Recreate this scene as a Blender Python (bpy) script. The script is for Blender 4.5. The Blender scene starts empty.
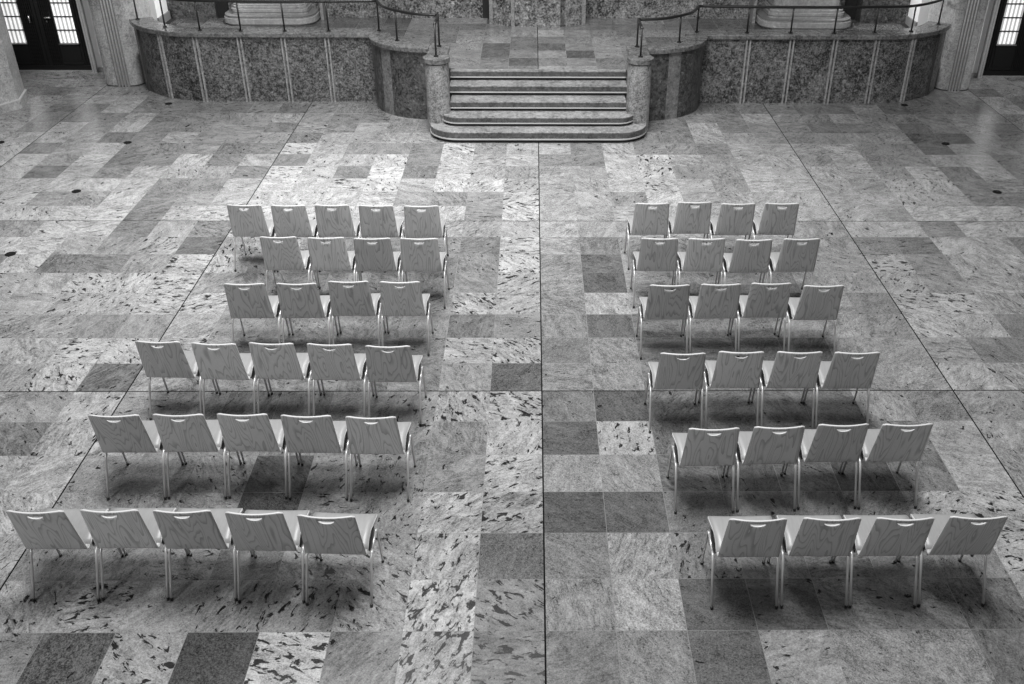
import bpy, bmesh, math, random
from mathutils import Vector, Matrix
PI = math.pi
S = 0.5                      # one floor slab is 0.5 m; plan coordinates below are in slabs
C = bpy.context.scene.collection
sc = bpy.context.scene

# ---------------------------------------------------------------- camera
cam_d = bpy.data.cameras.new('camera'); cam = bpy.data.objects.new('camera', cam_d); C.objects.link(cam)
F_PX, PITCH, YAW, ROLL, CX = 964.08, 0.5454, 0.0126, 0.0057, 32.10
cam_d.sensor_fit = 'HORIZONTAL'; cam_d.sensor_width = 36.0
cam_d.lens = F_PX / 1024 * 36.0
cam_d.shift_x = -CX / 1024
cam_d.clip_start = 0.1; cam_d.clip_end = 200
fw = Vector((math.sin(YAW)*math.cos(PITCH), math.cos(YAW)*math.cos(PITCH), -math.sin(PITCH)))
r0 = Vector((math.cos(YAW), -math.sin(YAW), 0)); u0 = r0.cross(fw)
rt = math.cos(ROLL)*r0 + math.sin(ROLL)*u0; up = -math.sin(ROLL)*r0 + math.cos(ROLL)*u0
M = Matrix((rt, up, -fw)).transposed().to_4x4(); M.translation = Vector((-0.1569, -23.4739, 10.499)) * S
cam.matrix_world = M
sc.camera = cam

# ---------------------------------------------------------------- world, light, exposure
sc.view_settings.view_transform = 'Standard'; sc.view_settings.look = 'None'
sc.view_settings.gamma = 1.0; sc.view_settings.exposure = 0.12; sc.view_settings.use_curve_mapping = False
sc.display_settings.display_device = 'sRGB'
w = bpy.data.worlds.new('hall_daylight'); sc.world = w; w.use_nodes = True
w.node_tree.nodes['Background'].inputs[0].default_value = (1, 1, 1, 1)
w.node_tree.nodes['Background'].inputs[1].default_value = 0.04

def area(name, loc, target, sx, sy, power, spread=180):
    l = bpy.data.lights.new(name, 'AREA'); l.shape = 'RECTANGLE'; l.size = sx; l.size_y = sy; l.energy = power; l.spread = math.radians(spread)
    o = bpy.data.objects.new(name, l); C.objects.link(o); o.location = loc
    d = Vector(target) - Vector(loc); o.rotation_euler = d.to_track_quat('-Z', 'Y').to_euler()
    return o
area('skylight', (0, -5.4, 11.5), (0, -5.2, 0), 3.4, 3.4, 1400)
area('fill_far_floor', (-1.8, 1.0, 11.5), (-2.0, 1.4, 0), 6.0, 3.0, 500, 85)  # added fill, brightens the floor towards the steps
area('window_light_left', (-7.5, -13.5, 7.0), (-3.0, -2.0, 0), 2.5, 2.5, 330)
area('window_light_right', (8.0, -10.5, 8.5), (2.5, 0.5, 0), 2.5, 2.5, 120)
area('passage_fill_left', (-4.9, 7.5, 3.6), (-7.3, 7.4, 1.4), 0.8, 0.8, 45, 90)  # unseen fill added to brighten the white passage wall
area('door_fill_left', (-10.4, 5.3, 2.6), (-8.45, 7.0, 0.5), 0.6, 0.6, 13, 60)  # added fill for the white plaster strip beside the door
area('door_fill_right', (10.4, 5.0, 2.6), (8.45, 6.8, 0.5), 0.6, 0.6, 7, 60)  # same added fill on the other side
area('passage_fill_right', (4.9, 7.3, 3.6), (7.3, 7.2, 1.4), 0.8, 0.8, 40, 90)  # matching added fill for the opposite passage wall

# ---------------------------------------------------------------- node helpers
def new_mat(name):
    m = bpy.data.materials.new(name); m.use_nodes = True
    nt = m.node_tree; nt.nodes.clear()
    out = nt.nodes.new('ShaderNodeOutputMaterial'); b = nt.nodes.new('ShaderNodeBsdfPrincipled')
    nt.links.new(b.outputs[0], out.inputs[0])
    return m, nt, b
def nd(nt, t, **kw):
    n = nt.nodes.new(t)
    for k, v in kw.items():
        if k.startswith('i_'):
            key = k[2:]
            key = int(key) if key.isdigit() else key.replace('_', ' ')
            if isinstance(v, bpy.types.NodeSocket): nt.links.new(v, n.inputs[key])
            else: n.inputs[key].default_value = v
        else: setattr(n, k, v)
    return n
def math_(nt, op, a, b=None, clamp=False):
    n = nt.nodes.new('ShaderNodeMath'); n.operation = op; n.use_clamp = clamp
    for i, v in enumerate((a, b)):
        if v is None: continue
        if isinstance(v, bpy.types.NodeSocket): nt.links.new(v, n.inputs[i])
        else: n.inputs[i].default_value = v
    return n.outputs[0]
def rng(nt, v, a, b, c=0.0, d=1.0, smooth=True):
    n = nt.nodes.new('ShaderNodeMapRange'); n.interpolation_type = 'SMOOTHSTEP' if smooth else 'LINEAR'
    nt.links.new(v, n.inputs[0])
    for i, x in enumerate((a, b, c, d)): n.inputs[1+i].default_value = x
    return n.outputs[0]
def grey(nt, v):
    n = nt.nodes.new('ShaderNodeCombineColor')
    for i in range(3): nt.links.new(v, n.inputs[i])
    return n.outputs[0]
def noise(nt, vec, scale, detail=4.0, rough=0.6, dist=0.0):
    n = nd(nt, 'ShaderNodeTexNoise', i_Vector=vec, i_Scale=scale, i_Detail=detail, i_Roughness=rough, i_Distortion=dist)
    return n.outputs[0]
def mapping(nt, vec, scale=(1, 1, 1), loc=(0, 0, 0), rot=(0, 0, 0)):
    n = nd(nt, 'ShaderNodeMapping', i_Vector=vec)
    n.inputs['Scale'].default_value = scale; n.inputs['Location'].default_value = loc; n.inputs['Rotation'].default_value = rot
    return n.outputs[0]
def plain(name, v, rough=0.5, metal=0.0, spec=0.5):
    m, nt, b = new_mat(name)
    b.inputs['Base Color'].default_value = (v, v, v, 1); b.inputs['Roughness'].default_value = rough
    b.inputs['Metallic'].default_value = metal; b.inputs['Specular IOR Level'].default_value = spec
    return m

# polished stone slabs: attribute 'slab' holds tone, blotch amount, seed, grain amount of each slab
def slab_material():
    m, nt, b = new_mat('polished_stone_slabs')
    at = nd(nt, 'ShaderNodeAttribute', attribute_name='slab')
    sp = nd(nt, 'ShaderNodeSeparateColor', i_Color=at.outputs['Color'])
    tone, blot, seed = sp.outputs[0], sp.outputs[1], sp.outputs[2]
    gran = at.outputs['Alpha']
    tc = nd(nt, 'ShaderNodeTexCoord').outputs['Object']
    rot = nd(nt, 'ShaderNodeVectorRotate', rotation_type='Z_AXIS', i_Vector=tc, i_Angle=math_(nt, 'MULTIPLY', seed, 40.0)).outputs[0]
    off = nd(nt, 'ShaderNodeCombineXYZ', i_X=math_(nt, 'MULTIPLY', seed, 91.0), i_Y=math_(nt, 'MULTIPLY', seed, 57.0), i_Z=math_(nt, 'MULTIPLY', seed, 23.0)).outputs[0]
    v = nd(nt, 'ShaderNodeVectorMath', operation='ADD', i_0=rot, i_1=off).outputs[0]
    cloud = noise(nt, mapping(nt, v, (1, 1.8, 1)), 3.5, 6, 0.62, 0.8)
    vein = noise(nt, mapping(nt, v, (1, 2.6, 1)), 4.0, 6, 0.68, 2.4)
    fine = noise(nt, v, 38, 5, 0.8)
    grain = noise(nt, v, 85, 2, 0.8)
    spots = noise(nt, mapping(nt, v, (1, 2.0, 1)), 9.5, 3.5, 0.62, 0.6)
    lo = math_(nt, 'SUBTRACT', 0.675, math_(nt, 'MULTIPLY', blot, 0.14))
    dark = math_(nt, 'MULTIPLY', math_(nt, 'SUBTRACT', spots, lo), 22.0, True)
    dark = math_(nt, 'MULTIPLY', dark, 0.93)
    pits = math_(nt, 'MULTIPLY', rng(nt, noise(nt, mapping(nt, v, (1, 2.0, 1)), 30, 2, 0.6), 0.64, 0.70), 0.45)
    t = math_(nt, 'ADD', 1.0, math_(nt, 'MULTIPLY', math_(nt, 'SUBTRACT', cloud, 0.5), 1.7))
    t = math_(nt, 'ADD', t, math_(nt, 'MULTIPLY', math_(nt, 'SUBTRACT', vein, 0.5), math_(nt, 'ADD', 0.9, math_(nt, 'MULTIPLY', math_(nt, 'FRACT', math_(nt, 'MULTIPLY', seed, 7.3)), 1.9))))
    fa = math_(nt, 'ADD', 1.5, math_(nt, 'MULTIPLY', gran, 1.3))
    t = math_(nt, 'ADD', t, math_(nt, 'MULTIPLY', math_(nt, 'SUBTRACT', fine, 0.5), fa))
    t = math_(nt, 'ADD', t, math_(nt, 'MULTIPLY', math_(nt, 'SUBTRACT', grain, 0.5), math_(nt, 'ADD', 1.5, math_(nt, 'MULTIPLY', gran, 2.2))))
    t = math_(nt, 'MAXIMUM', t, 0.25)
    t = math_(nt, 'MULTIPLY', t, math_(nt, 'SUBTRACT', 1.0, dark))
    t = math_(nt, 'MULTIPLY', t, math_(nt, 'SUBTRACT', 1.0, pits))
    val = math_(nt, 'MULTIPLY', t, tone, True)
    nt.links.new(grey(nt, val), b.inputs['Base Color'])
    rr = math_(nt, 'ADD', 0.17, math_(nt, 'MULTIPLY', cloud, 0.12))
    nt.links.new(rr, b.inputs['Roughness'])
    b.inputs['Specular IOR Level'].default_value = 0.5
    return m

def granite(name, base, contrast, scale, rough=0.35, joints=None, streak=0.0, joint_dark=0.45):
    m, nt, b = new_mat(name)
    tc = nd(nt, 'ShaderNodeTexCoord').outputs['Object']
    a = noise(nt, tc, scale, 5, 0.75)
    c = noise(nt, tc, scale * 3.1, 3, 0.7)
    big = noise(nt, tc, scale * 0.16, 4, 0.6, 0.7)
    t = math_(nt, 'ADD', 1.0, math_(nt, 'MULTIPLY', math_(nt, 'SUBTRACT', a, 0.5), contrast * 2.2))
    t = math_(nt, 'ADD', t, math_(nt, 'MULTIPLY', math_(nt, 'SUBTRACT', c, 0.5), contrast * 2.6))
    t = math_(nt, 'ADD', t, math_(nt, 'MULTIPLY', math_(nt, 'SUBTRACT', big, 0.5), contrast * 0.9))
    if streak:
        s = noise(nt, mapping(nt, tc, (1, 1, 0.16)), 9, 4, 0.6, 0.6)
        t = math_(nt, 'ADD', t, math_(nt, 'MULTIPLY', math_(nt, 'SUBTRACT', s, 0.5), streak))
    t = math_(nt, 'MAXIMUM', t, 0.12)
    t = math_(nt, 'MULTIPLY', t, base, True)
    if contrast > 1.5:
        fl = rng(nt, noise(nt, tc, scale * 1.7, 3, 0.65, 0.4), 0.60, 0.68)
        t = math_(nt, 'ADD', t, math_(nt, 'MULTIPLY', fl, base * 1.6), True)
    if joints:
        jw, jh, axis, shift = joints
        sx = nd(nt, 'ShaderNodeSeparateXYZ', i_Vector=tc)
        u = sx.outputs[axis]; z = sx.outputs[2]
        vv = nd(nt, 'ShaderNodeCombineXYZ', i_X=math_(nt, 'ADD', u, shift), i_Y=z, i_Z=0.0).outputs[0]
        br = nd(nt, 'ShaderNodeTexBrick', i_Vector=vv, i_Scale=1.0, i_Brick_Width=jw, i_Row_Height=jh, i_Mortar_Size=0.004, i_Mortar_Smooth=0.1, i_Bias=0.0)
        br.offset = 0.5
        br.inputs['Color1'].default_value = (1.12, 1.12, 1.12, 1); br.inputs['Color2'].default_value = (0.85, 0.85, 0.85, 1)
        br.inputs['Mortar'].default_value = (joint_dark,) * 3 + (1,)
        t = math_(nt, 'MULTIPLY', t, nd(nt, 'ShaderNodeSeparateColor', i_Color=br.outputs[0]).outputs[0])
    nt.links.new(grey(nt, t), b.inputs['Base Color'])
    b.inputs['Roughness'].default_value = rough
    return m

def plywood():
    m, nt, b = new_mat('beech_plywood')
    tc = nd(nt, 'ShaderNodeTexCoord').outputs['Object']
    rnd = nd(nt, 'ShaderNodeObjectInfo').outputs['Random']
    off = nd(nt, 'ShaderNodeCombineXYZ', i_X=math_(nt, 'MULTIPLY', rnd, 31.0), i_Y=math_(nt, 'MULTIPLY', rnd, 17.0), i_Z=math_(nt, 'MULTIPLY', rnd, 53.0)).outputs[0]
    v = nd(nt, 'ShaderNodeVectorMath', operation='ADD', i_0=tc, i_1=off).outputs[0]
    f = noise(nt, mapping(nt, v, (1.5, 0.5, 0.20)), 4.6, 1.8, 0.45, 0.1)
    w_ = math_(nt, 'FRACT', math_(nt, 'MULTIPLY', f, 19.0))
    line = rng(nt, w_, 0.0, 0.45, 0.0, 1.0)
    line = math_(nt, 'SUBTRACT', 1.0, math_(nt, 'MULTIPLY', math_(nt, 'SUBTRACT', 1.0, line), 0.38))
    fib = noise(nt, mapping(nt, v, (1, 1, 0.05)), 130, 3, 0.7)
    t = math_(nt, 'MULTIPLY', line, math_(nt, 'ADD', 0.86, math_(nt, 'MULTIPLY', fib, 0.28)))
    t = math_(nt, 'MULTIPLY', t, math_(nt, 'ADD', 0.80, math_(nt, 'MULTIPLY', rnd, 0.40)))
    t = math_(nt, 'MULTIPLY', t, 0.50)
    nt.links.new(grey(nt, t), b.inputs['Base Color'])
    b.inputs['Roughness'].default_value = 0.36
    b.inputs['Specular IOR Level'].default_value = 0.45
    return m

M_SLAB = slab_material()
M_GROUT = plain('grey_grout', 0.17, 0.7)
M_JOINT = plain('dark_expansion_joint', 0.004, 0.9, 0.0, 0.1)
M_PARAPET = granite('dark_mottled_granite', 0.100, 2.6, 13, 0.38)
M_COPING = granite('coping_granite', 0.135, 1.1, 9, 0.25)
M_CURVE = granite('streaked_curved_stone', 0.070, 1.6, 8, 0.32, None, 0.8)
M_CURVEPALE = granite('pale_streaked_band_stone', 0.17, 0.9, 9, 0.35, None, 0.6)
M_RIB = granite('pale_rib_stone', 0.30, 0.8, 12, 0.35)
M_LITFLUTE = granite('lit_flute_stone', 0.78, 0.3, 12, 0.35)  # light on the pier ribs put into a brighter stone colour
M_NEWEL = granite('newel_stone', 0.25, 1.25, 12, 0.35, None, 1.0)
M_PIER = granite('travertine_pier', 0.32, 0.8, 12, 0.4, (0.9, 0.72, 0, 0.35), 0.35, 0.7)
M_PIERY = granite('travertine_pier_near', 0.32, 0.8, 12, 0.4, (0.9, 0.72, 1, 0.2), 0.35, 0.7)
M_REAR = granite('speckled_granite_cladding', 0.19, 2.2, 9, 0.4, (0.98, 4.0, 0, 0.1), 0.0, 1.5)
M_REARDARK = granite('dark_granite_cladding', 0.075, 2.0, 9, 0.45, (0.75, 4.0, 0, 0.1), 0.0, 1.5)
M_SHADEGAP = granite('shaded_gap_stone', 0.022, 0.5, 28, 0.5)  # shade of the gaps put into a near-black colour
M_STEP = granite('step_stone', 0.22, 1.2, 9, 0.28, (1.5, 0.9, 0, 0.3), 0.2, 0.85)
M_NOSE = granite('step_nosing_stone', 0.085, 1.0, 9, 0.3)
M_STRIP = plain('pale_nosing_strip', 0.50, 0.4)
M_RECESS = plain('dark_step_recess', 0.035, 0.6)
M_LID = plain('dark_rubber_lid', 0.012, 0.9, 0.0, 0.1)
M_PLINTH = granite('column_base_marble', 0.40, 0.4, 7, 0.25, None, 0.3)
M_PLASTER = plain('white_plaster', 0.80, 0.6)
M_SKIRT = granite('grey_skirting_stone', 0.22, 0.4, 30, 0.4)
M_FRAME = granite('grey_door_frame_stone', 0.32, 0.4, 40, 0.4)
M_DOOR = plain('black_lacquered_wood', 0.006, 0.4, 0.0, 0.3)
M_CHROME = plain('satin_chrome', 0.66, 0.38, 0.55)
M_STEEL = plain('satin_steel', 0.60, 0.3, 1.0)
M_IRON = plain('black_iron', 0.015, 0.35)
M_BLACK = plain('black_plastic', 0.012, 0.4)
M_PLY = plywood()
M_EDGE = plain('pale_plywood_edge', 0.62, 0.45)
def seat_ply():
    m, nt, b = new_mat('pale_seat_plywood')
    tc = nd(nt, 'ShaderNodeTexCoord').outputs['Object']
    f = noise(nt, mapping(nt, tc, (1, 0.1, 1)), 60, 3, 0.6)
    nt.links.new(grey(nt, math_(nt, 'ADD', 0.25, math_(nt, 'MULTIPLY', f, 0.10))), b.inputs['Base Color'])
    b.inputs['Roughness'].default_value = 0.38
    return m
M_SEAT = seat_ply()
def glass_light():
    m, nt, b = new_mat('backlit_reeded_glass')
    tc = nd(nt, 'ShaderNodeTexCoord').outputs['Object']
    x = nd(nt, 'ShaderNodeSeparateXYZ', i_Vector=tc).outputs[0]
    s = math_(nt, 'SINE', math_(nt, 'MULTIPLY', x, 2 * PI / 0.078))
    e = math_(nt, 'ADD', 0.60, math_(nt, 'MULTIPLY', s, 0.48))
    nt.links.new(grey(nt, math_(nt, 'MULTIPLY', e, 0.9)), b.inputs['Emission Color'])
    b.inputs['Emission Strength'].default_value = 0.9
    b.inputs['Base Color'].default_value = (0.4, 0.4, 0.4, 1); b.inputs['Roughness'].default_value = 0.2
    return m
M_GLASS = glass_light()

# ---------------------------------------------------------------- mesh helpers (slab units, scaled by S on linking)
def obj(name, bm, mat, parent=None, smooth=False, bevel=0.0):
    me = bpy.data.meshes.new(name)
    bmesh.ops.scale(bm, vec=(S, S, S), verts=bm.verts)
    bmesh.ops.recalc_face_normals(bm, faces=bm.faces)
    bm.to_mesh(me); bm.free()
    for m in (mat if isinstance(mat, (list, tuple)) else [mat]): me.materials.append(m)
    o = bpy.data.objects.new(name, me); C.objects.link(o)
    if parent: o.parent = parent
    if smooth:
        for p in me.polygons: p.use_smooth = True
    if bevel:
        b = o.modifiers.new('bevel', 'BEVEL'); b.width = bevel * S; b.segments = 2; b.limit_method = 'ANGLE'
    return o
def tag(o, label, cat, group=None):
    o['label'] = label; o['category'] = cat
    if group: o['group'] = group
    return o
def thing(name, label, cat, loc=(0, 0, 0), rz=0.0, group=None):
    o = bpy.data.objects.new(name, None); C.objects.link(o); o.empty_display_size = 0.1
    o.location = Vector(loc) * S; o.rotation_euler = (0, 0, rz)
    return tag(o, label, cat, group)
def struct(o):
    o['kind'] = 'structure'; return o
def box(bm, x0, x1, y0, y1, z0, z1):
    v = [bm.verts.new(p) for p in ((x0,y0,z0),(x1,y0,z0),(x1,y1,z0),(x0,y1,z0),(x0,y0,z1),(x1,y0,z1),(x1,y1,z1),(x0,y1,z1))]
    for f in ((0,3,2,1),(4,5,6,7),(0,1,5,4),(1,2,6,5),(2,3,7,6),(3,0,4,7)): bm.faces.new([v[i] for i in f])
def prism(bm, pts, z0, z1):
    a = [bm.verts.new((p[0], p[1], z0)) for p in pts]; b = [bm.verts.new((p[0], p[1], z1)) for p in pts]
    n = len(pts)
    bm.faces.new(a[::-1]); bm.faces.new(b)
    for i in range(n): bm.faces.new((a[i], a[(i+1) % n], b[(i+1) % n], b[i]))
def tube(bm, pts, r, n=8, caps=True):
    pts = [Vector(p) for p in pts]; rings = []
    prev = None
    for i, p in enumerate(pts):
        if i == 0: d = pts[1] - p
        elif i == len(pts) - 1: d = p - pts[-2]
        else: d = (pts[i+1] - p).normalized() + (p - pts[i-1]).normalized()
        d.normalize()
        a = prev if prev else (Vector((1, 0, 0)) if abs(d.x) < 0.9 else Vector((0, 1, 0)))
        a = (a - d * a.dot(d)).normalized(); prev = a; b = d.cross(a)
        rings.append([bm.verts.new(p + r * (math.cos(2*PI*k/n) * a + math.sin(2*PI*k/n) * b)) for k in range(n)])
    for i in range(len(rings) - 1):
        for k in range(n): bm.faces.new((rings[i][k], rings[i][(k+1) % n], rings[i+1][(k+1) % n], rings[i+1][k]))
    if caps: bm.faces.new(rings[0][::-1]); bm.faces.new(rings[-1])
def lathe(bm, cx, cy, prof, n=24):
    rings = [[bm.verts.new((cx + r*math.cos(2*PI*k/n), cy + r*math.sin(2*PI*k/n), z)) for k in range(n)] for r, z in prof]
    for i in range(len(rings) - 1):
        for k in range(n): bm.faces.new((rings[i][k], rings[i][(k+1) % n], rings[i+1][(k+1) % n], rings[i+1][k]))
    bm.faces.new(rings[0][::-1]); bm.faces.new(rings[-1])
def ribbon(bm, outer, inner, z0, z1):
    """solid between two plan polylines of equal length"""
    n = len(outer)
    q = []
    for i in range(n):
        q.append([bm.verts.new((outer[i][0], outer[i][1], z0)), bm.verts.new((outer[i][0], outer[i][1], z1)),
                  bm.verts.new((inner[i][0], inner[i][1], z1)), bm.verts.new((inner[i][0], inner[i][1], z0))])
    for i in range(n - 1):
        for k in range(4): bm.faces.new((q[i][k], q[i+1][k], q[i+1][(k+1) % 4], q[i][(k+1) % 4]))
    bm.faces.new(q[0]); bm.faces.new(q[-1][::-1])
def offset(path, d):
    out = []
    for i, p in enumerate(path):
        a = Vector(path[max(i-1, 0)]); b = Vector(path[min(i+1, len(path)-1)])
        t = (b - a).normalized(); out.append((p[0] - t.y * d, p[1] + t.x * d))
    return out
def new(): return bmesh.new()

# ---------------------------------------------------------------- the floor
TONE = {}
def row(y, x0, s):
    for i, c in enumerate(s.split()):
        if c != '.': TONE[(x0 + i, y)] = c
# one entry per slab, left to right; number = how light the slab looks, light falling on it included, b = dark blotches, s = fine dark granite grain, c = cloudy
row(-16, -8, '5 3s 6b 2s 7B 5 6B 4b 4c 5c 3.5c 6 5.5c 5.5c 4.5')
row(-15, -8, '5 3s 6b 2s 7B 5 6B 4b 4c 5c 3.5c 6 5.5c 5.5c 4')
row(-14, -8, '6 6b 6 5b 5b 5.5b 6.5B 4.5B 5c 6.5c 3c 3 4.5 4.5 4 6')
row(-13, -9, '6.5 5 5 5 4 5b 5.5b 6b 3s 4.5c 6c 4.5b 4 4 4.5 5 7b')
row(-12, -9, '7 6 6 6 2s 5b 5.5b 6.5b 5.5b 2.5c 3c 4.5 4.5 4.5 5 6.5b 7b')
row(-11, -10, '6.5 7 5.5 5 5b 2.5 5b 4.5b 5 6.5b 5.5c 5.5c 3.5 3 3.5 2.5 4.5 7 6')
row(-10, -10, '4.5 6.5 6.5 5 5 5 5 5b 5 6.5b 3c 6.5b 4.5 4 4 4 5 6.5 6.5')
row(-9, -11, '6 6 6.5b 6 5.5 4 4 5 5b 5.5b 6B 4.5 3c 4 4 4 4 6 5c 6 6')
row(-8, -11, '6 7b 4 6 5 5 5 4 4.5 5.5 3s 5c 5.5c 4.5 4 4 4 5.5c 6c 7 6.5')
row(-7, -12, '7 7 7b 7b 6b 6 5 5 5 5 6b 6b 4.5c 5c 4.5 4 3.5c 3.5c 5.5c 6c 6 5')
row(-6, -13, '6 6 6 5.5 6 6.5 5.5 5 5.5 5 5 4 5 5c 3.5c 4c 5c 5c 6c 6c 5.5 7 7')
row(-5, -13, '7 7 6.5b 6.5b 7b 7b 6 6 6 6 6 6b 6b 5c 6.5c 6c 5c 5 5 6c 5 6.5b 7b 6.5')
row(-4, -13, '7 7 7b 7b 7b 6 5 5 6 5 4.5 5 6b 5.5c 3c 5.5c 5c 5 5 6c 6 6b 6 7 7')
row(-3, -13, '8 4.5 5 6 7b 7b 6 5 5 5 5 5 7b 5c 3.5c 6c 6 5 5 6 6 6.5b 5.5 7 7.5')
row(-2, -14, '8 8 7 6 6.5b 4 6b 6b 5 5 5 5 4.5 6.5b 6c 4.5c 5.5 6 5.5 6 6 6 5 4.5 7.5 7 5')
row(-1, -14, '6 8 7.5 4.5 6.5 5 7b 6 6 6 6 6 5.5 6.5 6.5c 6c 6 6 6 6 6 6 6.5 7 5.5 7 7')
row(0, -15, '8 8 8 8 4.5 7 8 8 7.5 7.5 7.5 7 7 5 7b 6.5c 6c 6.5 7 7 7 7 7 7 6 8 8 7.5 7')
row(1, -15, '8 6 6 8 5 6 7.5 7.5 7.5 7.5 7.5 6 5 5.5 7b 6c 6.5 5.5 8 6.5 6.5 6.5 7 7 6.5 7b 7 5 5')
row(2, -16, '8 7.5 8 8 7.5 5 5.5 7.5 8 7.5 7b 7.5b 7 7.5 7.5 6b 6c 6c 7.5 7b 7 6 7.5 7 7 6 6.5b 7b 5 6')
row(3, -16, '8 4.5 7 5 7 7 6.5 5.5 8b 7.5 5 8b 4.5 7.5 6.5 5.5 6c 6 7.5 7.5b 5.5 6 7.5 7 7 7 5.5 7b 4.5 7.5')
row(4, -17, '8 8 6.5 8 4.5 5 7.5 5 7 5 7.5 7 7.5b 5 7.5 6.5 7 5c 5 7.5 7.5b 7 6 6.5 7 5.5 7 5 5.5 6.5 7 5')
row(5, -17, '8 5 7 7.5 5 5 5.5 4.5 5 7.5b 7 5.5 5.5 5 7.5b 5.5 7 7 5 7 5.5 5.5 5 7 6.5 6 7 5.5 5.5 3.5 6 6 5')
row(6, -18, '7.5 7.5 7.5 6.5 4.5 5 6.5 5.5 5.5 6 4.5 6.5 6 6.5 6 6 6 6 6 6 6 5 5 7 6.5 5.5 5 5.5 6 6 3 3 6 5 6')
row(7, -18, '7 5.5 7.5 5.5 7.5 5 5 5.5 5.5 4.5 6 5 6.5 5 5.5 5 5 5 5 5 5 5.5 5 7 5 5.5 5 4 4.5 5.5 4 5 6 5 6')
row(8, -19, '6 6 5 5 5 6.5 4.5 5 5 5.5 6 5.5 4.5 4.5 5 5 5 5 5 5 5 5 5 5 5.5 5 6.5 5.5 4.5 6 5 5.5 5 6 6 6')
row(9, -19, '6 6 4.5 4.5 7 4.5 4.5 4 4 4.5 3.5 4.5 4.5 4 4 4 4 4 4 4 4 4 4 4.5 4.5 4 4.5 5 4 4 5.5 3.5 4.5 5 5 8 6')
row(10, -19, '6.5 6.5 6 7 6.5 4.5 4.5 4 4 4 4 4 4 4 4 4 4 4 4 4 4 4 4 4 4 4 4.5 4.5 4.5 4 4 4 4.5 5 6 7.5 6')
row(11, -20, '6 6 5.5 6.5 6 5 5 5 5 5 5 5 5 5 5 5 5 5 5 5 5 5 5 5 5 5 5 5 5 5 5 5 5 5 5 6 4.5 6.5 6')
row(12, -20, '5.5 6 6.5 6 5.5 5 5 5 5 5 5 5 5 5 5 5 5 5 5 5 5 5 5 5 5 5 5 5 5 5 5 5 5 5 5 5.5 6 6 6')
row(13, -20, '5 5.5 5.5 5.5 5')
def lin(s):
    s /= 255.0
    return s / 12.92 if s <= 0.04045 else ((s + 0.055) / 1.055) ** 2.4
def slab_values(code, x, y, gain=1.0):
    h = random.Random(x * 7919 + y * 104729)
    if code is None: code = h.choice(['5', '5.5', '6', '4.5', '6.5', '5'])
    num = float(code.rstrip('bBsc')); kind = code[len(code.rstrip('bBsc')):]
    if -2 < y < 100: num = 6.2 + (num - 6.2) * 0.78
    elif y < -1: num = 4.8 + (num - 4.8) * 0.80
    val = lin(20 + 21.0 * num) * 0.84 * gain
    if kind == 'b': return (val * 1.12, 0.62 + 0.2 * h.random(), h.random(), 0.15)
    if kind == 'B': return (val * 1.2, 0.95, h.random(), 0.15)
    if kind == 's': return (val, 0.05, h.random(), 1.0)
    if kind == 'c': return (val, 0.05, h.random(), 0.45)
    return (val, 0.18 + 0.35 * h.random() * (1.0 if x < 0 else 0.7), h.random(), 0.2)
def slab_mesh(name, cells, mats, xcuts, ycuts, inside, z, vals, joints):
    """grid of slabs with grout strips; joints = predicate for wide dark joints"""
    bm = new(); lay = bm.loops.layers.float_color.new('slab')
    vc = {}
    def V(x, y):
        k = (round(x, 4), round(y, 4))
        if k not in vc: vc[k] = bm.verts.new((x, y, z))
        return vc[k]
    for i in range(len(xcuts) - 1):
        for j in range(len(ycuts) - 1):
            xa, ta, ja = xcuts[i]; xb = xcuts[i+1][0]; ya, tb, jb = ycuts[j]; yb = ycuts[j+1][0]
            cx, cy = (xa + xb) / 2, (ya + yb) / 2
            if not inside(cx, cy): continue
            f = bm.faces.new((V(xa, ya), V(xb, ya), V(xb, yb), V(xa, yb)))
            if ta and tb:
                f.material_index = 0; col = vals(math.floor(cx), cy)
            else:
                f.material_index = 2 if (ja or jb) else 1; col = (0.3, 0, 0, 0)
            for l in f.loops: l[lay] = col
    return bm
def cuts(lo, hi, shift, wide, sub=1):
    """[(start, is_slab, is_wide_joint)]"""
    out = []
    k = lo
    while k <= hi:
        g = 0.013 if wide(k) else 0.0038
        c = k + shift
        out.append((c - g, False, wide(k)))
        n = sub
        for s in range(n):
            a = c + g + (1 - 2 * g) * s / n if s else c + g
            out.append((a, True, False))
        k += 1
    out.append((hi + 1 + shift - 0.0045, False, False))
    return out
xc = cuts(-26, 24, 0.0, lambda k: k % 8 == 0)
yc = cuts(-24, 14, 0.0, lambda k: k in (0, -8, -16))
bm = slab_mesh('floor', None, None, xc, yc, lambda x, y: True, 0.0,
               lambda ix, y: slab_values(TONE.get((ix, math.floor(y))), ix, math.floor(y)), None)
struct(obj('floor', bm, [M_SLAB, M_GROUT, M_JOINT]))

# ---------------------------------------------------------------- platform behind the steps
ZS = 1.54
DY = {-1: 0.0, 1: -0.10}
def arc_end(s):
    """outer face of the parapet, from the pier to the straight run (left side drawn, mirrored for the right)"""
    cx, cy, R = (-11.55 if s < 0 else -11.85), 13.60, 3.3
    pts = []
    for k in range(15):
        a = math.radians((-156 if s < 0 else -151) + (66 if s < 0 else 61) * k / 14)
        pts.append((cx + R * math.cos(a), cy + R * math.sin(a)))
    pts.append((-5.72, 10.3))
    return [(p[0] if s < 0 else -p[0], p[1] + DY[s]) for p in pts]
def arc_in(s):
    cx, cy, rx, ry = -3.60, 10.32, 2.10, 1.98
    pts = []
    for k in range(15):
        a = math.radians(180 + 90 * k / 14)
        pts.append((cx + rx * math.cos(a), cy + ry * math.sin(a)))
    return [(p[0] if s < 0 else -p[0], p[1] + DY[s]) for p in pts]
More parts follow.
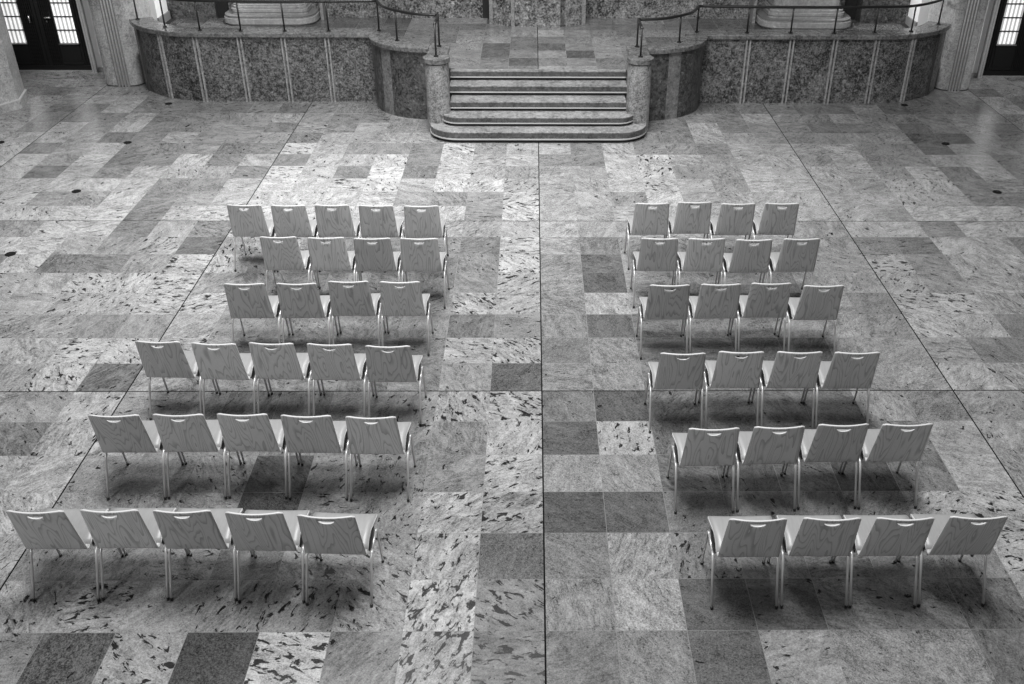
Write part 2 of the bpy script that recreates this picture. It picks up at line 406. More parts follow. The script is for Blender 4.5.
def on_stage(x, y):
    if y > 16.4 or y < 8.66: return False
    s = -1 if x < 0 else 1
    ax, yy = abs(x), y - DY[s]
    if ax < 2.80: return True
    if ax < 3.70: return yy > 9.0
    if ax < 5.45: return yy > 10.35 or ((ax - 3.6) / 1.85) ** 2 + ((yy - 10.32) / 1.75) ** 2 < 1
    if ax < 11.55: return yy > 10.6
    if ax < 14.4: return yy > 13.6 or (ax - 11.65) ** 2 + (yy - 13.6) ** 2 < 2.85 ** 2
    return False
ST = {}
def srow(y, s):
    for i, c in enumerate(s.split()): ST[(i - 4, y)] = c
srow(8, '5 5 5 5 6.5 6.5 5 4.5'); srow(9, '5 5.5 5 3.5 5 5.5 5 5'); srow(10, '5.5 5.5 4 5.5 6 3.5 6 5')
srow(11, '5.5 6 4 4.5 4 6 6.5 6'); srow(12, '4.5 6.5 6.5 5 5.5 6 6.5 6'); srow(13, '5 6 6 6.5 7.5 6.5 6 5.5'); srow(14, '5 5 5.5 6 6 5.5 5 5')
def stage_val(ix, y):
    iy = math.floor(y - 0.35)
    code = ST.get((ix, iy))
    if code is None and abs(ix) > 5: code = random.Random(ix * 31 + iy * 977).choice(['3.5', '4', '4', '4.5', '3'])
    return slab_values(code, ix, iy + 200)
sx = cuts(-15, 14, 0.0, lambda k: k == 0, 6); sy = cuts(8, 16, 0.35, lambda k: False, 6)
bm = slab_mesh('floor_stage', None, None, sx, sy, on_stage, ZS, stage_val, None)
st = obj('floor_platform', bm, [M_SLAB, M_GROUT, M_JOINT]); struct(st)

# ---------------------------------------------------------------- the steps
steps = thing('staircase', 'five wide stone steps with rounded ends rising to the platform between two round posts', 'stairs', (0, 6, 0))
steps.location = (0, 0, 0)
ZT = [0.345, 0.63, 0.925, 1.235, 1.54]; YF = [6.0, 6.6, 7.28, 8.0, 8.67]
def rounded(hw, yf, yb, r, inset=0.0):
    hw -= inset; yf += inset; r = max(r - inset, 0.02)
    pts = [(hw, yb)]
    for k in range(9):
        a = math.radians(0 - 90 * k / 8); pts.append((hw - r + r * math.cos(a), yf + r + r * math.sin(a)))
    for k in range(9):
        a = math.radians(-90 - 90 * k / 8); pts.append((-hw + r + r * math.cos(a), yf + r + r * math.sin(a)))
    pts.append((-hw, yb))
    return pts[::-1]
for i in range(5):
    z0 = ZT[i-1] if i else 0.0; z1 = ZT[i]; yf = YF[i]; yb = (YF[i+1] + 0.25) if i < 4 else 9.36
    if i == 0: hw, r, yb = 3.50, 0.95, 7.05
    elif i == 1: hw, r, yb = 3.12, 0.55, 7.55
    else: hw, r = (2.93 if i > 2 else 2.86), 0.0
    if i == 4: yb = 8.95
    def outline(ins, i=i, hw=hw, r=r, yf=yf, yb=yb):
        if r: return rounded(hw, yf, yb, r, ins)
        return [(-hw, yf + ins), (hw, yf + ins), (hw, yb), (-hw, yb)]
    h = z1 - z0
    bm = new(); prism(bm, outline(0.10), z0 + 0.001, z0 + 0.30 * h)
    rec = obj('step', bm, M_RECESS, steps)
    bm = new(); prism(bm, outline(-0.014), z0 + 0.31 * h, z0 + 0.43 * h)
    obj('nosing_strip', bm, M_STRIP, rec)
    bm = new(); prism(bm, outline(0.0), z0 + 0.43 * h, z1 - 0.02)
    obj('nosing', bm, M_NOSE, rec)
    bm = new(); prism(bm, outline(0.006), z1 - 0.02, z1 + (0.0 if i < 4 else 0.003))
    obj('tread', bm, M_STEP, rec)
    if i == 0:
        for x in (-2.65, 0.28, 0.86, 1.40, 1.95, 2.53):
            bm = new(); lathe(bm, x, yf + 0.06, [(0.028, z1), (0.028, z1 + 0.012), (0.014, z1 + 0.022)], 8)
            obj('light_dot', bm, M_STRIP, rec)  # pale dots stand in for tiny lights along the tread edge

# ---------------------------------------------------------------- newels, parapets, railings
ZC0, ZC1 = 2.24, 2.40
for s, side in ((-1, 'left'), (1, 'right')):
    nx = 3.23 * s
    nw = thing('newel_post', f'round stone post with flat cap at the {side} end of the steps', 'post', (nx, 7.25, 0), 0, 'round posts beside the steps')
    bm = new(); n = 28
    pts = [(0.38 * math.cos(a), 0.38 * math.sin(a)) for a in [PI + PI * k / n for k in range(n + 1)]] + [(0.28, 0.25), (0.28, 1.35), (-0.28, 1.35), (-0.28, 0.25)]
    prism(bm, pts, 0.0, ZC0 - 0.03)
    obj('shaft', bm, M_NEWEL, nw)
    bm = new()
    pts2 = [(0.36 * math.cos(a), 0.36 * math.sin(a)) for a in [PI + PI * k / n for k in range(n + 1)]] + [(0.26, 0.25), (0.26, 1.35), (-0.26, 1.35), (-0.26, 0.25)]
    prism(bm, pts2, ZC0 - 0.03, ZC0)
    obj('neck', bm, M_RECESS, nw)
    bm = new()
    pts3 = [(0.43 * math.cos(a), 0.43 * math.sin(a)) for a in [PI + PI * k / n for k in range(n + 1)]] + [(0.33, 0.28), (0.33, 1.45), (-0.33, 1.45), (-0.33, 0.28)]
    prism(bm, pts3, ZC0, ZC1)
    obj('cap', bm, M_COPING, nw, bevel=0.02)

    # parapet
    pw = thing('parapet_wall', f'low dark granite parapet with pale ribs, {side} of the steps, curving to the pier', 'wall', (0, 0, 0), 0, 'stone parapets of the platform')
    sg = 1 if s < 0 else -1
    A = arc_end(s); B = arc_in(s)
    bm = new(); ribbon(bm, A, offset(A, 0.30 * sg), 0.0, ZC0); obj('granite_panels', bm, M_PARAPET, pw)
    k0 = 6 if s < 0 else 9
    bm = new(); ribbon(bm, B, offset(B, 0.28 * sg), 0.0, ZC0); obj('curved_panel', bm, M_CURVE, pw)
    Bp = offset(B[k0:k0+3], -0.006 * sg)
    bm = new(); ribbon(bm, Bp, offset(Bp, 0.05 * sg), 0.0, ZC0 - 0.001); obj('pale_band', bm, M_CURVEPALE, pw)
    A2 = A[:-1] + [(A[-1][0] + 0.25 * s * -1 * 1.0, A[-1][1])]
    bm = new(); ribbon(bm, offset(A2, -0.11 * sg), offset(A2, 0.72 * sg), ZC0, ZC1); obj('coping', bm, M_COPING, pw, bevel=0.03)
    Bc = B[:-1] + [(B[-1][0] - 0.03 * s, B[-1][1])]
    bm = new(); ribbon(bm, offset(Bc, -0.11 * sg), offset(Bc, 0.66 * sg), ZC0, ZC1 + 0.004); obj('coping', bm, M_COPING, pw, bevel=0.03)
    # dark shadow joint under the coping
    # ribs: pairs of half round fillets
    for rx in (7.25, 8.75, 10.25) + ((11.70,) if s > 0 else ()):
        for d in (-0.06, 0.06):
            bm = new(); xx = s * rx + d; yy = 10.3 + DY[s]
            prism(bm, [(xx - 0.032, yy + 0.02), (xx - 0.022, yy - 0.06), (xx + 0.022, yy - 0.06), (xx + 0.032, yy + 0.02)], 0.0, ZC0)
            obj('rib', bm, M_RIB, pw)
    for aa, dd in (((-93.8, (-1.1, 1.1)), (-118, (-1.0, 1.0)), (-142, (0.0,))) if s < 0 else ((-111, (-1.0, 1.0)), (-134, (0.0,)))):
        for d in dd:
            a = math.radians(aa + d); cxx, cyy = (-11.55 if s < 0 else -11.85), 13.60
            rad = Vector((math.cos(a), math.sin(a))); tn = Vector((-rad.y, rad.x)); c0 = Vector((cxx, cyy)) + 3.3 * rad
            q = [c0 - 0.032 * tn - 0.02 * rad, c0 - 0.022 * tn + 0.06 * rad, c0 + 0.022 * tn + 0.06 * rad, c0 + 0.032 * tn - 0.02 * rad]
            bm = new(); prism(bm, [(p.x if s < 0 else -p.x, p.y + DY[s]) for p in q], 0.0, ZC0)
            obj('rib', bm, M_RIB if len(dd) > 1 else M_RECESS, pw)

    # railing
    rl = thing('railing', f'thin black iron handrail on slim posts along the {side} parapet', 'railing', (0, 0, 0), 0, 'iron handrails on the parapets')
    dy = DY[s]
    feet = [(14.32, 12.15 if s < 0 else 11.85), (12.97, 11.0 if s < 0 else 10.75), (11.63, 10.55), (10.20, 10.45), (8.70, 10.45), (7.20, 10.48), (5.48, 10.58), (4.69, 9.18), (3.23, 8.50), (3.23, 7.25)]
    feet = [(s * x, y + (dy if i < 8 else 0)) for i, (x, y) in enumerate(feet)]
    zr = ZC1 + (0.99 if s < 0 else 0.87)
    for i, (x, y) in enumerate(feet):
        zr_i = zr + (0.06 if i == 9 else 0)
        bm = new(); tube(bm, [(x, y, ZC1), (x, y, zr)], 0.030, 8); p = obj('post', bm, M_IRON, rl, True)
        bm = new(); lathe(bm, x, y, [(0.075, ZC1 + 0.004), (0.075, ZC1 + 0.03), (0.04, ZC1 + 0.045)], 14); obj('foot_plate', bm, M_IRON, p)
    # spline through the posts
    def cr(p0, p1, p2, p3, t):
        return tuple(0.5 * (2*b + (c - a) * t + (2*a - 5*b + 4*c - d) * t*t + (3*b - a - 3*c + d) * t**3) for a, b, c, d in zip(p0, p1, p2, p3))
    path = []
    P = [((14.56 if s < 0 else 14.45) * s, 12.7 + dy)] + feet[:7]
    for i in range(len(P) - 1):
        p0 = P[max(i-1, 0)]; p3 = P[min(i+2, len(P)-1)]
        for k in range(6): path.append(cr(p0, P[i], P[i+1], p3, k / 6))
    P2 = [feet[6], (s * 5.16, 9.72 + dy), feet[7], (s * 4.0, 8.66 + dy * 0.5), feet[8]]
    for i in range(len(P2) - 1):
        p0 = P2[max(i-1, 0)]; p3 = P2[min(i+2, len(P2)-1)]
        for k in range(5): path.append(cr(p0, P2[i], P2[i+1], p3, k / 5))
    path.append(feet[8]); path += [(feet[9][0], 7.9), feet[9]]
    bm = new(); tube(bm, [(x, y, zr) for x, y in path], 0.047, 8); obj('handrail', bm, M_IRON, rl, True)

# ---------------------------------------------------------------- rear wall, pulpit base, column bases
HW = 14.0
bm = new(); box(bm, -12.6, 12.6, 16.4, 16.9, 0, HW); struct(obj('wall_back', bm, M_REAR))
for s, side in ((-1, 'left'), (1, 'right')):
    bm = new(); yy = 16.1 if s < 0 else 15.6
    x0, x1 = sorted((s * 12.75, s * 14.7))
    box(bm, x0, x1, yy, yy + 0.9, ZS, HW); struct(obj('wall_back_' + side, bm, M_REARDARK))
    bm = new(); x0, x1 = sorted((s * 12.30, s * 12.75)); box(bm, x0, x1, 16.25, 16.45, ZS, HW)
    struct(obj('trim_shaded_gap_' + side, bm, M_SHADEGAP))  # near-black strip stands in for granite lying in shade
pb = thing('pulpit_base', 'granite clad angular block with pale corner strips standing at the back of the platform', 'pulpit', (0, 15.6, ZS))
bm = new(); pl = [(-1.85, 0.70), (-1.85, -0.22), (-1.0, -0.70), (1.0, -0.70), (1.85, -0.22), (1.85, 0.70)]
prism(bm, pl, 0, 7.5); obj('body', bm, M_REAR, pb)
for x, y, ang, mt in ((-1.80, -0.25, 0.25, M_RIB), (-0.95, -0.70, 0.1, M_RIB), (0.95, -0.70, -0.1, M_REARDARK), (1.80, -0.25, -0.25, M_RIB)):
    bm = new(); box(bm, -0.07, 0.07, -0.05, 0.05, 0, 7.5)
    bmesh.ops.rotate(bm, verts=bm.verts, matrix=Matrix.Rotation(-ang, 3, 'Z')); bmesh.ops.translate(bm, verts=bm.verts, vec=(x, y, 0))
    obj('corner_strip', bm, mt, pb)
bm = new(); box(bm, -2.18, -1.9, 16.30, 16.45, ZS, HW); struct(obj('trim_center', bm, M_SHADEGAP))  # dark strip painted in for the shaded gap beside the block

for s, side in ((-1, 'left'), (1, 'right')):
    yb = 14.85 if s < 0 else 14.45
    cb = thing('column_base', f'stepped pale marble column base on the {side} side of the platform', 'column', (10.45 * s, yb, ZS), 0, 'stepped column bases')
    def stad(hw, r, y0, y1):
        pts = [(hw, y1)]
        for k in range(11):
            a = math.radians(-90 * k / 10); pts.append((hw - r + r * math.cos(a), y0 + r + r * math.sin(a)))
        for k in range(11):
            a = math.radians(-90 - 90 * k / 10); pts.append((-hw + r + r * math.cos(a), y0 + r + r * math.sin(a)))
        pts.append((-hw, y1)); return pts[::-1]
    D = 16.38 - yb
    bm = new()
    for z0, z1, ins in ((0, 0.05, 0.04), (0.05, 0.27, 0.0), (0.27, 0.34, 0.05)):
        prism(bm, stad(1.80 - ins, 0.75, ins, D), z0, z1)
    g_ = new(); prism(g_, stad(1.76, 0.72, 0.03, D), 0.335, 0.352); prism(g_, stad(1.815, 0.76, -0.012, D), 0.062, 0.078)
    obj('shade_line', g_, M_SKIRT, cb)  # darker bands stand in for shading lines on the tier
    t1 = obj('lower_tier', bm, M_PLINTH, cb, bevel=0.015)
    for x in (-0.75, -0.2, 0.35, 0.9):
        bm = new(); lathe(bm, x, 0.12, [(0.03, 0.34), (0.03, 0.352), (0.012, 0.362)], 8); obj('light_dot', bm, M_STRIP, t1)  # pale dots drawn for the bright points on the tier edge
    bm = new()
    for z0, z1, ins in ((0.34, 0.56, 0.0), (0.56, 0.66, 0.05), (0.66, 0.72, 0.09)):
        prism(bm, stad(1.48 - ins, 0.35, 0.38 + ins, D), z0, z1)
    obj('upper_tier', bm, M_PLINTH, cb, bevel=0.015)
    g_ = new(); prism(g_, stad(1.495, 0.36, 0.368, D), 0.43, 0.455); prism(g_, stad(1.44, 0.34, 0.42, D), 0.555, 0.575)
    obj('shade_line', g_, M_SKIRT, cb)  # shading lines of the upper tier, drawn as darker bands
    bm = new(); prism(bm, stad(1.36, 0.3, 0.56, D), 0.72, 0.80); obj('fillet', bm, M_SKIRT, cb)
    bm = new(); prism(bm, stad(1.30, 0.3, 0.52, D), 0.80, 10.5); obj('shaft', bm, M_PLINTH, cb)
    bm = new(); x0, x1 = sorted((-s * 1.86, -s * 1.98)); box(bm, x0, x1, 1.1, D, 0, 10.5); obj('edge_strip', bm, M_RIB, cb)

# ---------------------------------------------------------------- piers, side walls, doors
def superpts(hx, hy, n=40, e=4.0):
    out = []
    for k in range(n):
        a = 2 * PI * k / n; c, q = math.cos(a), math.sin(a)
        out.append((hx * math.copysign(abs(c) ** (2/e), c), hy * math.copysign(abs(q) ** (2/e), q)))
    return out
for s, side in ((-1, 'left'), (1, 'right')):
    cx, cy = (-15.38, 13.45) if s < 0 else (15.45, 13.10)
    pr = thing('stone_pier', f'pale stone pier with fluted ribs between the {side} parapet and the {side} door', 'pillar', (cx, cy, 0), 0, 'fluted stone piers')
    bm = new(); prism(bm, superpts(0.76 if s < 0 else 0.68, 1.36), 0.0, 13.5); obj('shaft', bm, M_PIER, pr)
    bm = new(); prism(bm, superpts(0.775 if s < 0 else 0.695, 1.375), 0.0, 0.035); obj('base_joint', bm, M_RECESS, pr)
    xm = 0.08 if s < 0 else -0.05
    bm = new(); box(bm, xm - 0.23, xm + 0.23, -1.372, -1.30, 0, 13.5); obj('flute_shade', bm, M_SKIRT, pr)  # darker strip puts the shade between the ribs into colour
    for k in range(4):
        x = (0.10 + 0.11 * k - 0.18) if s < 0 else -(0.10 + 0.11 * k - 0.21)
        bm = new(); tube(bm, [(x, -1.385, 0.0), (x, -1.385, 13.5)], 0.030, 8); obj('rib', bm, M_LITFLUTE, pr, True)
    # plastered side wall beside the platform, with skirting
    yb = 16.1 if s < 0 else 15.6
    bm = new(); x0, x1 = sorted((s * 14.62, s * 15.0)); box(bm, x0, x1, cy + 1.39, yb + 0.4, ZS, HW)
    struct(obj('wall_passage_' + side, bm, M_PLASTER))
    bm = new(); x0, x1 = sorted((s * 14.56, s * 14.64)); box(bm, x0, x1, cy + 1.39, yb, ZS, ZS + 0.30)
    struct(obj('baseboard_passage_' + side, bm, M_SKIRT))
    # door wall
    yd = 14.05 if s < 0 else 13.55
    xi = 17.2 if s < 0 else 17.15
    bm = new()
    x0, x1 = sorted((s * (xi - 0.2), s * (16.16 if s < 0 else 16.15))); box(bm, x0, x1, yd, yd + 0.5, 0, HW)
    x0, x1 = sorted((s * (xi + 3.6), s * 26)); box(bm, x0, x1, yd, yd + 0.5, 0, HW)
    x0, x1 = sorted((s * (xi - 0.2), s * (xi + 3.6))); box(bm, x0, x1, yd, yd + 0.5, 4.8, HW)
    struct(obj('wall_' + side, bm, M_PLASTER))
    bm = new(); x0, x1 = sorted((s * (xi - 0.22), s * 16.17)); box(bm, x0, x1, yd - 0.05, yd + 0.01, 0, 0.16)
    struct(obj('baseboard_' + side, bm, M_SKIRT))
    dn = 'door_1' if s < 0 else 'door_2'
    door = bpy.data.objects.new(dn, None); C.objects.link(door); door.location = Vector((s * (xi + 1.7), yd + 0.12, 0)) * S
    struct(door); tag(door, f'black double door with ribbed glass panes beyond the {side} pier', 'door')
    # frame
    for q in (-1, 1):
        for k, (w0, w1, d) in enumerate(((0.0, 0.07, 0.10), (0.07, 0.13, 0.14), (0.13, 0.20, 0.18))):
            x0, x1 = sorted((q * (1.70 + w0), q * (1.70 + w1)))
            bm = new(); box(bm, x0, x1, -d - 0.1, 0.3, 0, 4.6); obj('frame_jamb', bm, M_FRAME if k != 1 else M_SKIRT, door)
    bm = new(); box(bm, -1.9, 1.9, -0.25, 0.3, 4.6, 4.8); obj('frame_head', bm, M_FRAME, door)
    bm = new(); box(bm, -1.7, 1.7, -0.05, 0.2, 0.0, 0.03); obj('threshold', bm, M_SKIRT, door)
    zg = 1.05 if s < 0 else 1.22
    for q in (-1, 1):
        lf = bpy.data.objects.new('door_leaf', None); C.objects.link(lf); lf.parent = door
        g0, g1 = 0.62, 1.34        # glazing across the leaf, from the meeting stile
        X = lambda v: q * v
        bm = new()
        def bx(a, b, y0, y1, z0, z1):
            x0, x1 = sorted((X(a), X(b))); box(bm, x0, x1, y0, y1, z0, z1)
        bx(0.01, g0, 0, 0.12, 0.03, 4.58); bx(g1, 1.69, 0, 0.12, 0.03, 4.58); bx(g0, g1, 0, 0.12, 0.03, zg); bx(g0, g1, 0, 0.12, 4.2, 4.58)
        bx(0.0, 1.69, -0.03, 0.0, 0.03, 0.20)
        for k in range(6): bx(0.14 + 0.075 * k, 0.175 + 0.075 * k, -0.03, 0.0, 0.22, 4.5)
        for k in range(3): bx(g1 + 0.08 + 0.09 * k, g1 + 0.12 + 0.09 * k, -0.03, 0.0, 0.22, 4.5)
        bx(g0 - 0.03, g1 + 0.03, -0.03, 0.0, 0.24, 0.30); bx(g0, g1, -0.02, 0.0, 0.40, zg - 0.12)
        panel = obj('leaf_panel', bm, M_DOOR, lf)
        bm = new(); bx(g0, g1, 0.05, 0.07, zg, 4.2); obj('pane', bm, M_GLASS, lf)
        for k in range(6):
            bm = new(); z = zg + 0.48 + 0.5 * k; bx(g0, g1, 0.0, 0.05, z - 0.02, z + 0.02); obj('glazing_bar', bm, M_DOOR, lf)
        bm = new(); bx(g0 - 0.02, g1 + 0.02, -0.06, 0.0, zg - 0.05, zg - 0.005); obj('sill', bm, M_STEEL, lf)
        bm = new()
        if q * s < 0 or True:
            hx = 0.34
            if q > 0: tube(bm, [(X(hx), 0, 2.02), (X(hx), -0.13, 2.02), (X(hx + 0.22), -0.13, 2.02)], 0.022, 8)
            else: tube(bm, [(X(0.24), 0, 2.08), (X(0.24), -0.12, 2.06), (X(0.24), -0.12, 1.84), (X(0.24), 0, 1.82)], 0.022, 8)
        obj('handle', bm, M_STEEL, lf, True)
        if q > 0:
            bm = new(); lathe(bm, 0, 0, [(0.035, 0), (0.035, 0.03)], 12)
            bmesh.ops.rotate(bm, verts=bm.verts, matrix=Matrix.Rotation(PI/2, 3, 'X')); bmesh.ops.translate(bm, verts=bm.verts, vec=(X(0.36), 0, 1.86))
            obj('lock', bm, M_STEEL, lf)

# eight sided pier at the left edge
np_ = thing('octagonal_pier', 'pale eight-sided stone pier at the left edge in front of the door', 'pillar', (-19.42, 9.70, 0))
np_.rotation_euler = (0, 0, math.radians(-8))
def octo(r): return [(r * math.cos(PI/4 * k), r * math.sin(PI/4 * k)) for k in range(8)]
bm = new(); prism(bm, octo(1.50), 0.30, 13.5); obj('shaft', bm, M_PIERY, np_)
bm = new(); prism(bm, octo(1.56), 0.0, 0.28); obj('plinth', bm, M_PIERY, np_)
bm = new(); prism(bm, octo(1.57), 0.28, 0.32); obj('plinth_edge', bm, M_STRIP, np_)

# floor outlets
OUT = [(-13, 10, 'beside the left curved parapet'), (-13, 6, 'on the left floor, second in line from the left parapet'), (-13, 2, 'on the left floor, just beyond the far cross joint'),
       (-13, -2, 'at the left edge, nearest the camera'), (-17, 6, 'farthest left, near the octagonal pier'),
       (13, 10, 'beside the right curved parapet'), (13, 6, 'right of the chairs, second in line from the parapet'), (13, 2, 'at the right, nearest the camera')]
for x, y, where in OUT:
    t = thing('floor_socket', 'round dark floor socket cover ' + where, 'floor socket', (x, y, 0), 0, 'round floor socket covers')
    bm = new(); lathe(bm, 0, 0, [(0.125, 0.001), (0.125, 0.012), (0.115, 0.018)], 20); obj('lid', bm, M_LID, t)
    bm = new(); box(bm, -0.03, 0.03, -0.012, 0.012, 0.018, 0.022); obj('latch', bm, M_BLACK, t)

# ---------------------------------------------------------------- chairs
def backrest_bm():
    bm = new()
    us = sorted(set([-1 + 2 * k / 16 for k in range(17)] + [-0.30, -0.27, -0.22, -0.15, -0.075, 0, 0.075, 0.15, 0.22, 0.27, 0.30]))
    hu, vt, dep = 0.30, 0.925, 0.075
    vlow = [0.055, 0.12, 0.22, 0.34, 0.46, 0.58, 0.70, 0.80]
    def P(u, v):
        w_ = 0.434 + (0.39 - 0.434) * v
        rc = 0.0
        if v > 0.94 and abs(u) > 0.9: rc = (v - 0.94) / 0.06 * 0.02 * (abs(u) - 0.9) / 0.1
        y = 0.182 - 0.186 * v - 0.062 * (1 - u * u) * v ** 0.8
        return (w_ * u, y, 0.854 + 0.873 * v - rc)
    cols = []
    for u in us:
        vb = vt - dep * math.sqrt(max(0.0, 1 - (u / hu) ** 2)) if abs(u) < hu else vt
        vs = vlow[:-1] + [0.80, vb, vt, 0.965, 1.0]
        bend = [bm.verts.new((u * hw, y, h)) for y, h, hw in ((0.290, 0.838, 0.4275), (0.255, 0.826, 0.430), (0.228, 0.824, 0.432), (0.203, 0.833, 0.434), (0.189, 0.848, 0.434), (0.182, 0.868, 0.4335))]
        cols.append(bend + [bm.verts.new(P(u, v)) for v in vs])
    nv = len(cols[0]); hole = nv - 4       # face between vb (index nv-4) and vt (nv-3)
    for i in range(len(us) - 1):
        for j in range(nv - 1):
            if j == hole: continue
            bm.faces.new((cols[i][j], cols[i+1][j], cols[i+1][j+1], cols[i][j+1]))
    bmesh.ops.remove_doubles(bm, verts=bm.verts, dist=1e-5)
    return bm
def seat_bm():
    bm = new()
    prof = [(0.285, 0.837, 0.428), (0.36, 0.874, 0.422),
            (0.45, 0.915, 0.419), (0.55, 0.945, 0.423), (0.65, 0.963, 0.433), (0.75, 0.970, 0.446), (0.84, 0.966, 0.454), (0.90, 0.950, 0.452), (0.94, 0.918, 0.445), (0.955, 0.882, 0.435)]
    drop = [0.010, 0.012, 0.016, 0.022, 0.032, 0.042, 0.050, 0.048, 0.040, 0.03]
    us = [-1 + 2 * k / 10 for k in range(11)]
    rows = []
    for k, (y, h, hw) in enumerate(prof):
        dish = 0.018 * min(1, max(0, k / 4)) * (1 if k < 6 else 0.6)
        r_ = [bm.verts.new((u * hw, y , h - dish * (1 - u * u))) for u in us]
        r_ = [bm.verts.new((-hw - 0.005, y, h - drop[k] - 0.004))] + r_ + [bm.verts.new((hw + 0.005, y, h - drop[k] - 0.004))]
        rows.append(r_)
    n = len(rows[0])
    for i in range(len(rows) - 1):
        for j in range(n - 1):
            f = bm.faces.new((rows[i][j], rows[i][j+1], rows[i+1][j+1], rows[i+1][j]))
            if j in (0, n - 2): f.material_index = 1
    return bm
def shell(o, th):
    so = o.modifiers.new('thickness', 'SOLIDIFY'); so.thickness = th * S; so.offset = 0
    so.material_offset_rim = 1; so.use_rim = True; so.use_even_offset = True
def make_chair():
    t = thing('stacking_chair', '', 'chair')
    o = obj('backrest', backrest_bm(), [M_PLY, M_EDGE], t, True); shell(o, 0.024)
    o = obj('seat', seat_bm(), [M_SEAT, M_EDGE], t, True); shell(o, 0.024)
    r = 0.0185
    for s in (-1, 1):
        bm = new(); tube(bm, [(s*0.468, 0.005, 0.03), (s*0.467, 0.275, 0.63), (s*0.466, 0.305, 0.685), (s*0.466, 0.345, 0.72), (s*0.466, 0.40, 0.742)], r, 10)
        l = obj('leg', bm, M_CHROME, t, True)
        bm = new(); lathe(bm, s*0.468, 0, [(0.0225, 0.0), (0.0225, 0.035), (0.019, 0.05)], 12); obj('foot_cap', bm, M_BLACK, l, True)
        bm = new(); tube(bm, [(s*0.466, 0.40, 0.742), (s*0.466, 0.56, 0.782), (s*0.467, 0.69, 0.806)], r, 10); obj('side_rail', bm, M_CHROME, t, True)
        bm = new(); tube(bm, [(s*0.467, 0.69, 0.806), (s*0.467, 0.735, 0.806), (s*0.468, 0.765, 0.785), (s*0.469, 0.782, 0.74), (s*0.472, 0.908, 0.03)], r, 10)
        l = obj('leg', bm, M_CHROME, t, True)
        bm = new(); lathe(bm, s*0.472, 0.91, [(0.0225, 0.0), (0.0225, 0.035), (0.019, 0.05)], 12); obj('foot_cap', bm, M_BLACK, l, True)
        bm = new()
        bmesh.ops.create_uvsphere(bm, u_segments=16, v_segments=10, radius=1.0)
        bmesh.ops.scale(bm, vec=(0.026, 0.22, 0.098), verts=bm.verts)
        bmesh.ops.rotate(bm, verts=bm.verts, matrix=Matrix.Rotation(0.26, 3, 'X'))
        bmesh.ops.translate(bm, verts=bm.verts, vec=(s*0.440, 0.525, 0.84))
        obj('link_bracket', bm, M_BLACK, t, True)
    for y in (0.42, 0.66):
        bm = new(); tube(bm, [(-0.466, y, y * 0.25 + 0.64), (-0.40, y, y * 0.25 + 0.63), (0.40, y, y * 0.25 + 0.63), (0.466, y, y * 0.25 + 0.64)], 0.016, 8); obj('crossbar', bm, M_CHROME, t, True)
    return t
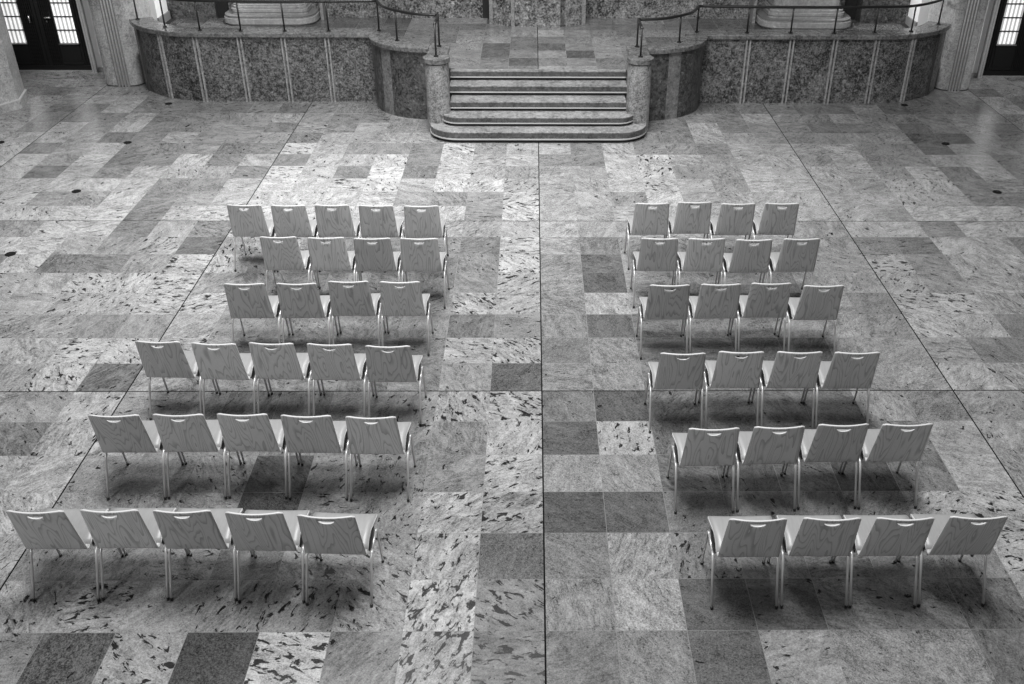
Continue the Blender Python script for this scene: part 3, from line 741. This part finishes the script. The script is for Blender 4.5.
CH = [(-6.777, -2.948, -2.5), (-5.77, -2.968, -0.5), (-4.788, -2.946, 1.1), (-3.766, -2.973, -1.6), (-2.726, -2.994, 1.3), (-5.613, -4.659, 0.2), (-4.593, -4.691, 2.5), (-3.61, -4.729, 0.2), (-2.602, -4.732, -2.0), (-5.789, -6.796, 2.1), (-4.781, -6.785, 0.4), (-3.786, -6.698, 0.5), (-2.777, -6.716, -0.0), (-6.752, -8.961, -3.5), (-5.752, -9.028, -5.2), (-4.771, -9.02, -1.6), (-3.731, -9.052, -3.2), (-2.702, -9.119, -1.0), (-6.698, -11.171, 0.3), (-5.705, -11.154, -0.0), (-4.71, -11.148, -1.2), (-3.709, -11.189, -2.1), (-2.693, -11.229, -1.5), (-6.935, -13.4, -1.0), (-5.94, -13.384, -0.1), (-4.95, -13.4, -0.7), (-3.961, -13.444, -4.2), (-2.966, -13.516, -4.8), (2.585, -2.832, 1.6), (3.569, -2.765, 1.7), (4.56, -2.851, 0.2), (5.584, -2.828, -1.9), (2.541, -4.724, -2.4), (3.549, -4.732, 2.7), (4.553, -4.789, 0.6), (5.586, -4.744, 1.4), (2.497, -6.855, -0.1), (3.505, -6.817, 0.9), (4.502, -6.78, 0.0), (5.508, -6.877, 0.4), (2.421, -9.367, -0.9), (3.442, -9.32, -2.1), (4.456, -9.327, 1.0), (5.448, -9.344, 0.3), (2.61, -11.545, 1.8), (3.625, -11.506, 2.1), (4.631, -11.448, 1.9), (5.626, -11.445, 1.7), (2.875, -13.602, 0.7), (3.885, -13.588, -0.9), (4.88, -13.589, -0.6), (5.886, -13.568, 1.4)]
COUNT = [('left', 5), ('left', 4), ('left', 4), ('left', 5), ('left', 5), ('left', 5)] + [('right', 4)] * 6
ROWN = ['row nearest the steps', 'second row from the steps', 'third row from the steps', 'fourth row from the steps', 'fifth row from the steps', 'row nearest the camera']
ORD = ['', 'second', 'third', 'fourth', 'fifth']
proto = make_chair()
def dup(root):
    r = root.copy(); C.objects.link(r)
    for ch in list(root.children):
        c = ch.copy(); C.objects.link(c); c.parent = r
        for g in list(ch.children):
            d = g.copy(); C.objects.link(d); d.parent = c
    return r
k = 0; todo = []
for ri, (side, n) in enumerate(COUNT):
    for i in range(n):
        x, y, a = CH[k]; k += 1
        pos = (n - 1 - i) if side == 'left' else i       # 0 = on the aisle
        if pos == 0: w_ = 'on the centre aisle'
        elif pos == n - 1: w_ = 'outermost, farthest from the aisle'
        else: w_ = ORD[pos] + ' from the centre aisle'
        todo.append((x, y, a, f'plywood chair {w_}, {side} block, {ROWN[ri % 6]}', f'plywood chairs of the {side} block'))
def side_x(x, a, sd, ly): return x + math.cos(a) * sd * 0.472 - math.sin(a) * ly
fixed = []
for i, (x, y, a, lab, grp) in enumerate(todo):
    a = math.radians(a) * 0.5
    if fixed and fixed[-1][4] == grp and abs(fixed[-1][1] - y) < 0.6:      # keep neighbouring legs apart
        px, py, pa = fixed[-1][:3]
        gap = min(side_x(x, a, -1, q) - side_x(px, pa, 1, q) for q in (0.0, 0.91))
        if gap < 0.047: a = pa + (a - pa) * 0.3; gap = min(side_x(x, a, -1, q) - side_x(px, pa, 1, q) for q in (0.0, 0.91))
        if gap < 0.047: x += 0.047 - gap
    fixed.append((x, y, a, lab, grp))
for i, (x, y, a, lab, grp) in enumerate(fixed):
    o = proto if i == 0 else dup(proto)
    o.location = Vector((x, y, 0)) * S; o.rotation_euler = (0, 0, a)
    o['label'] = lab; o['group'] = grp
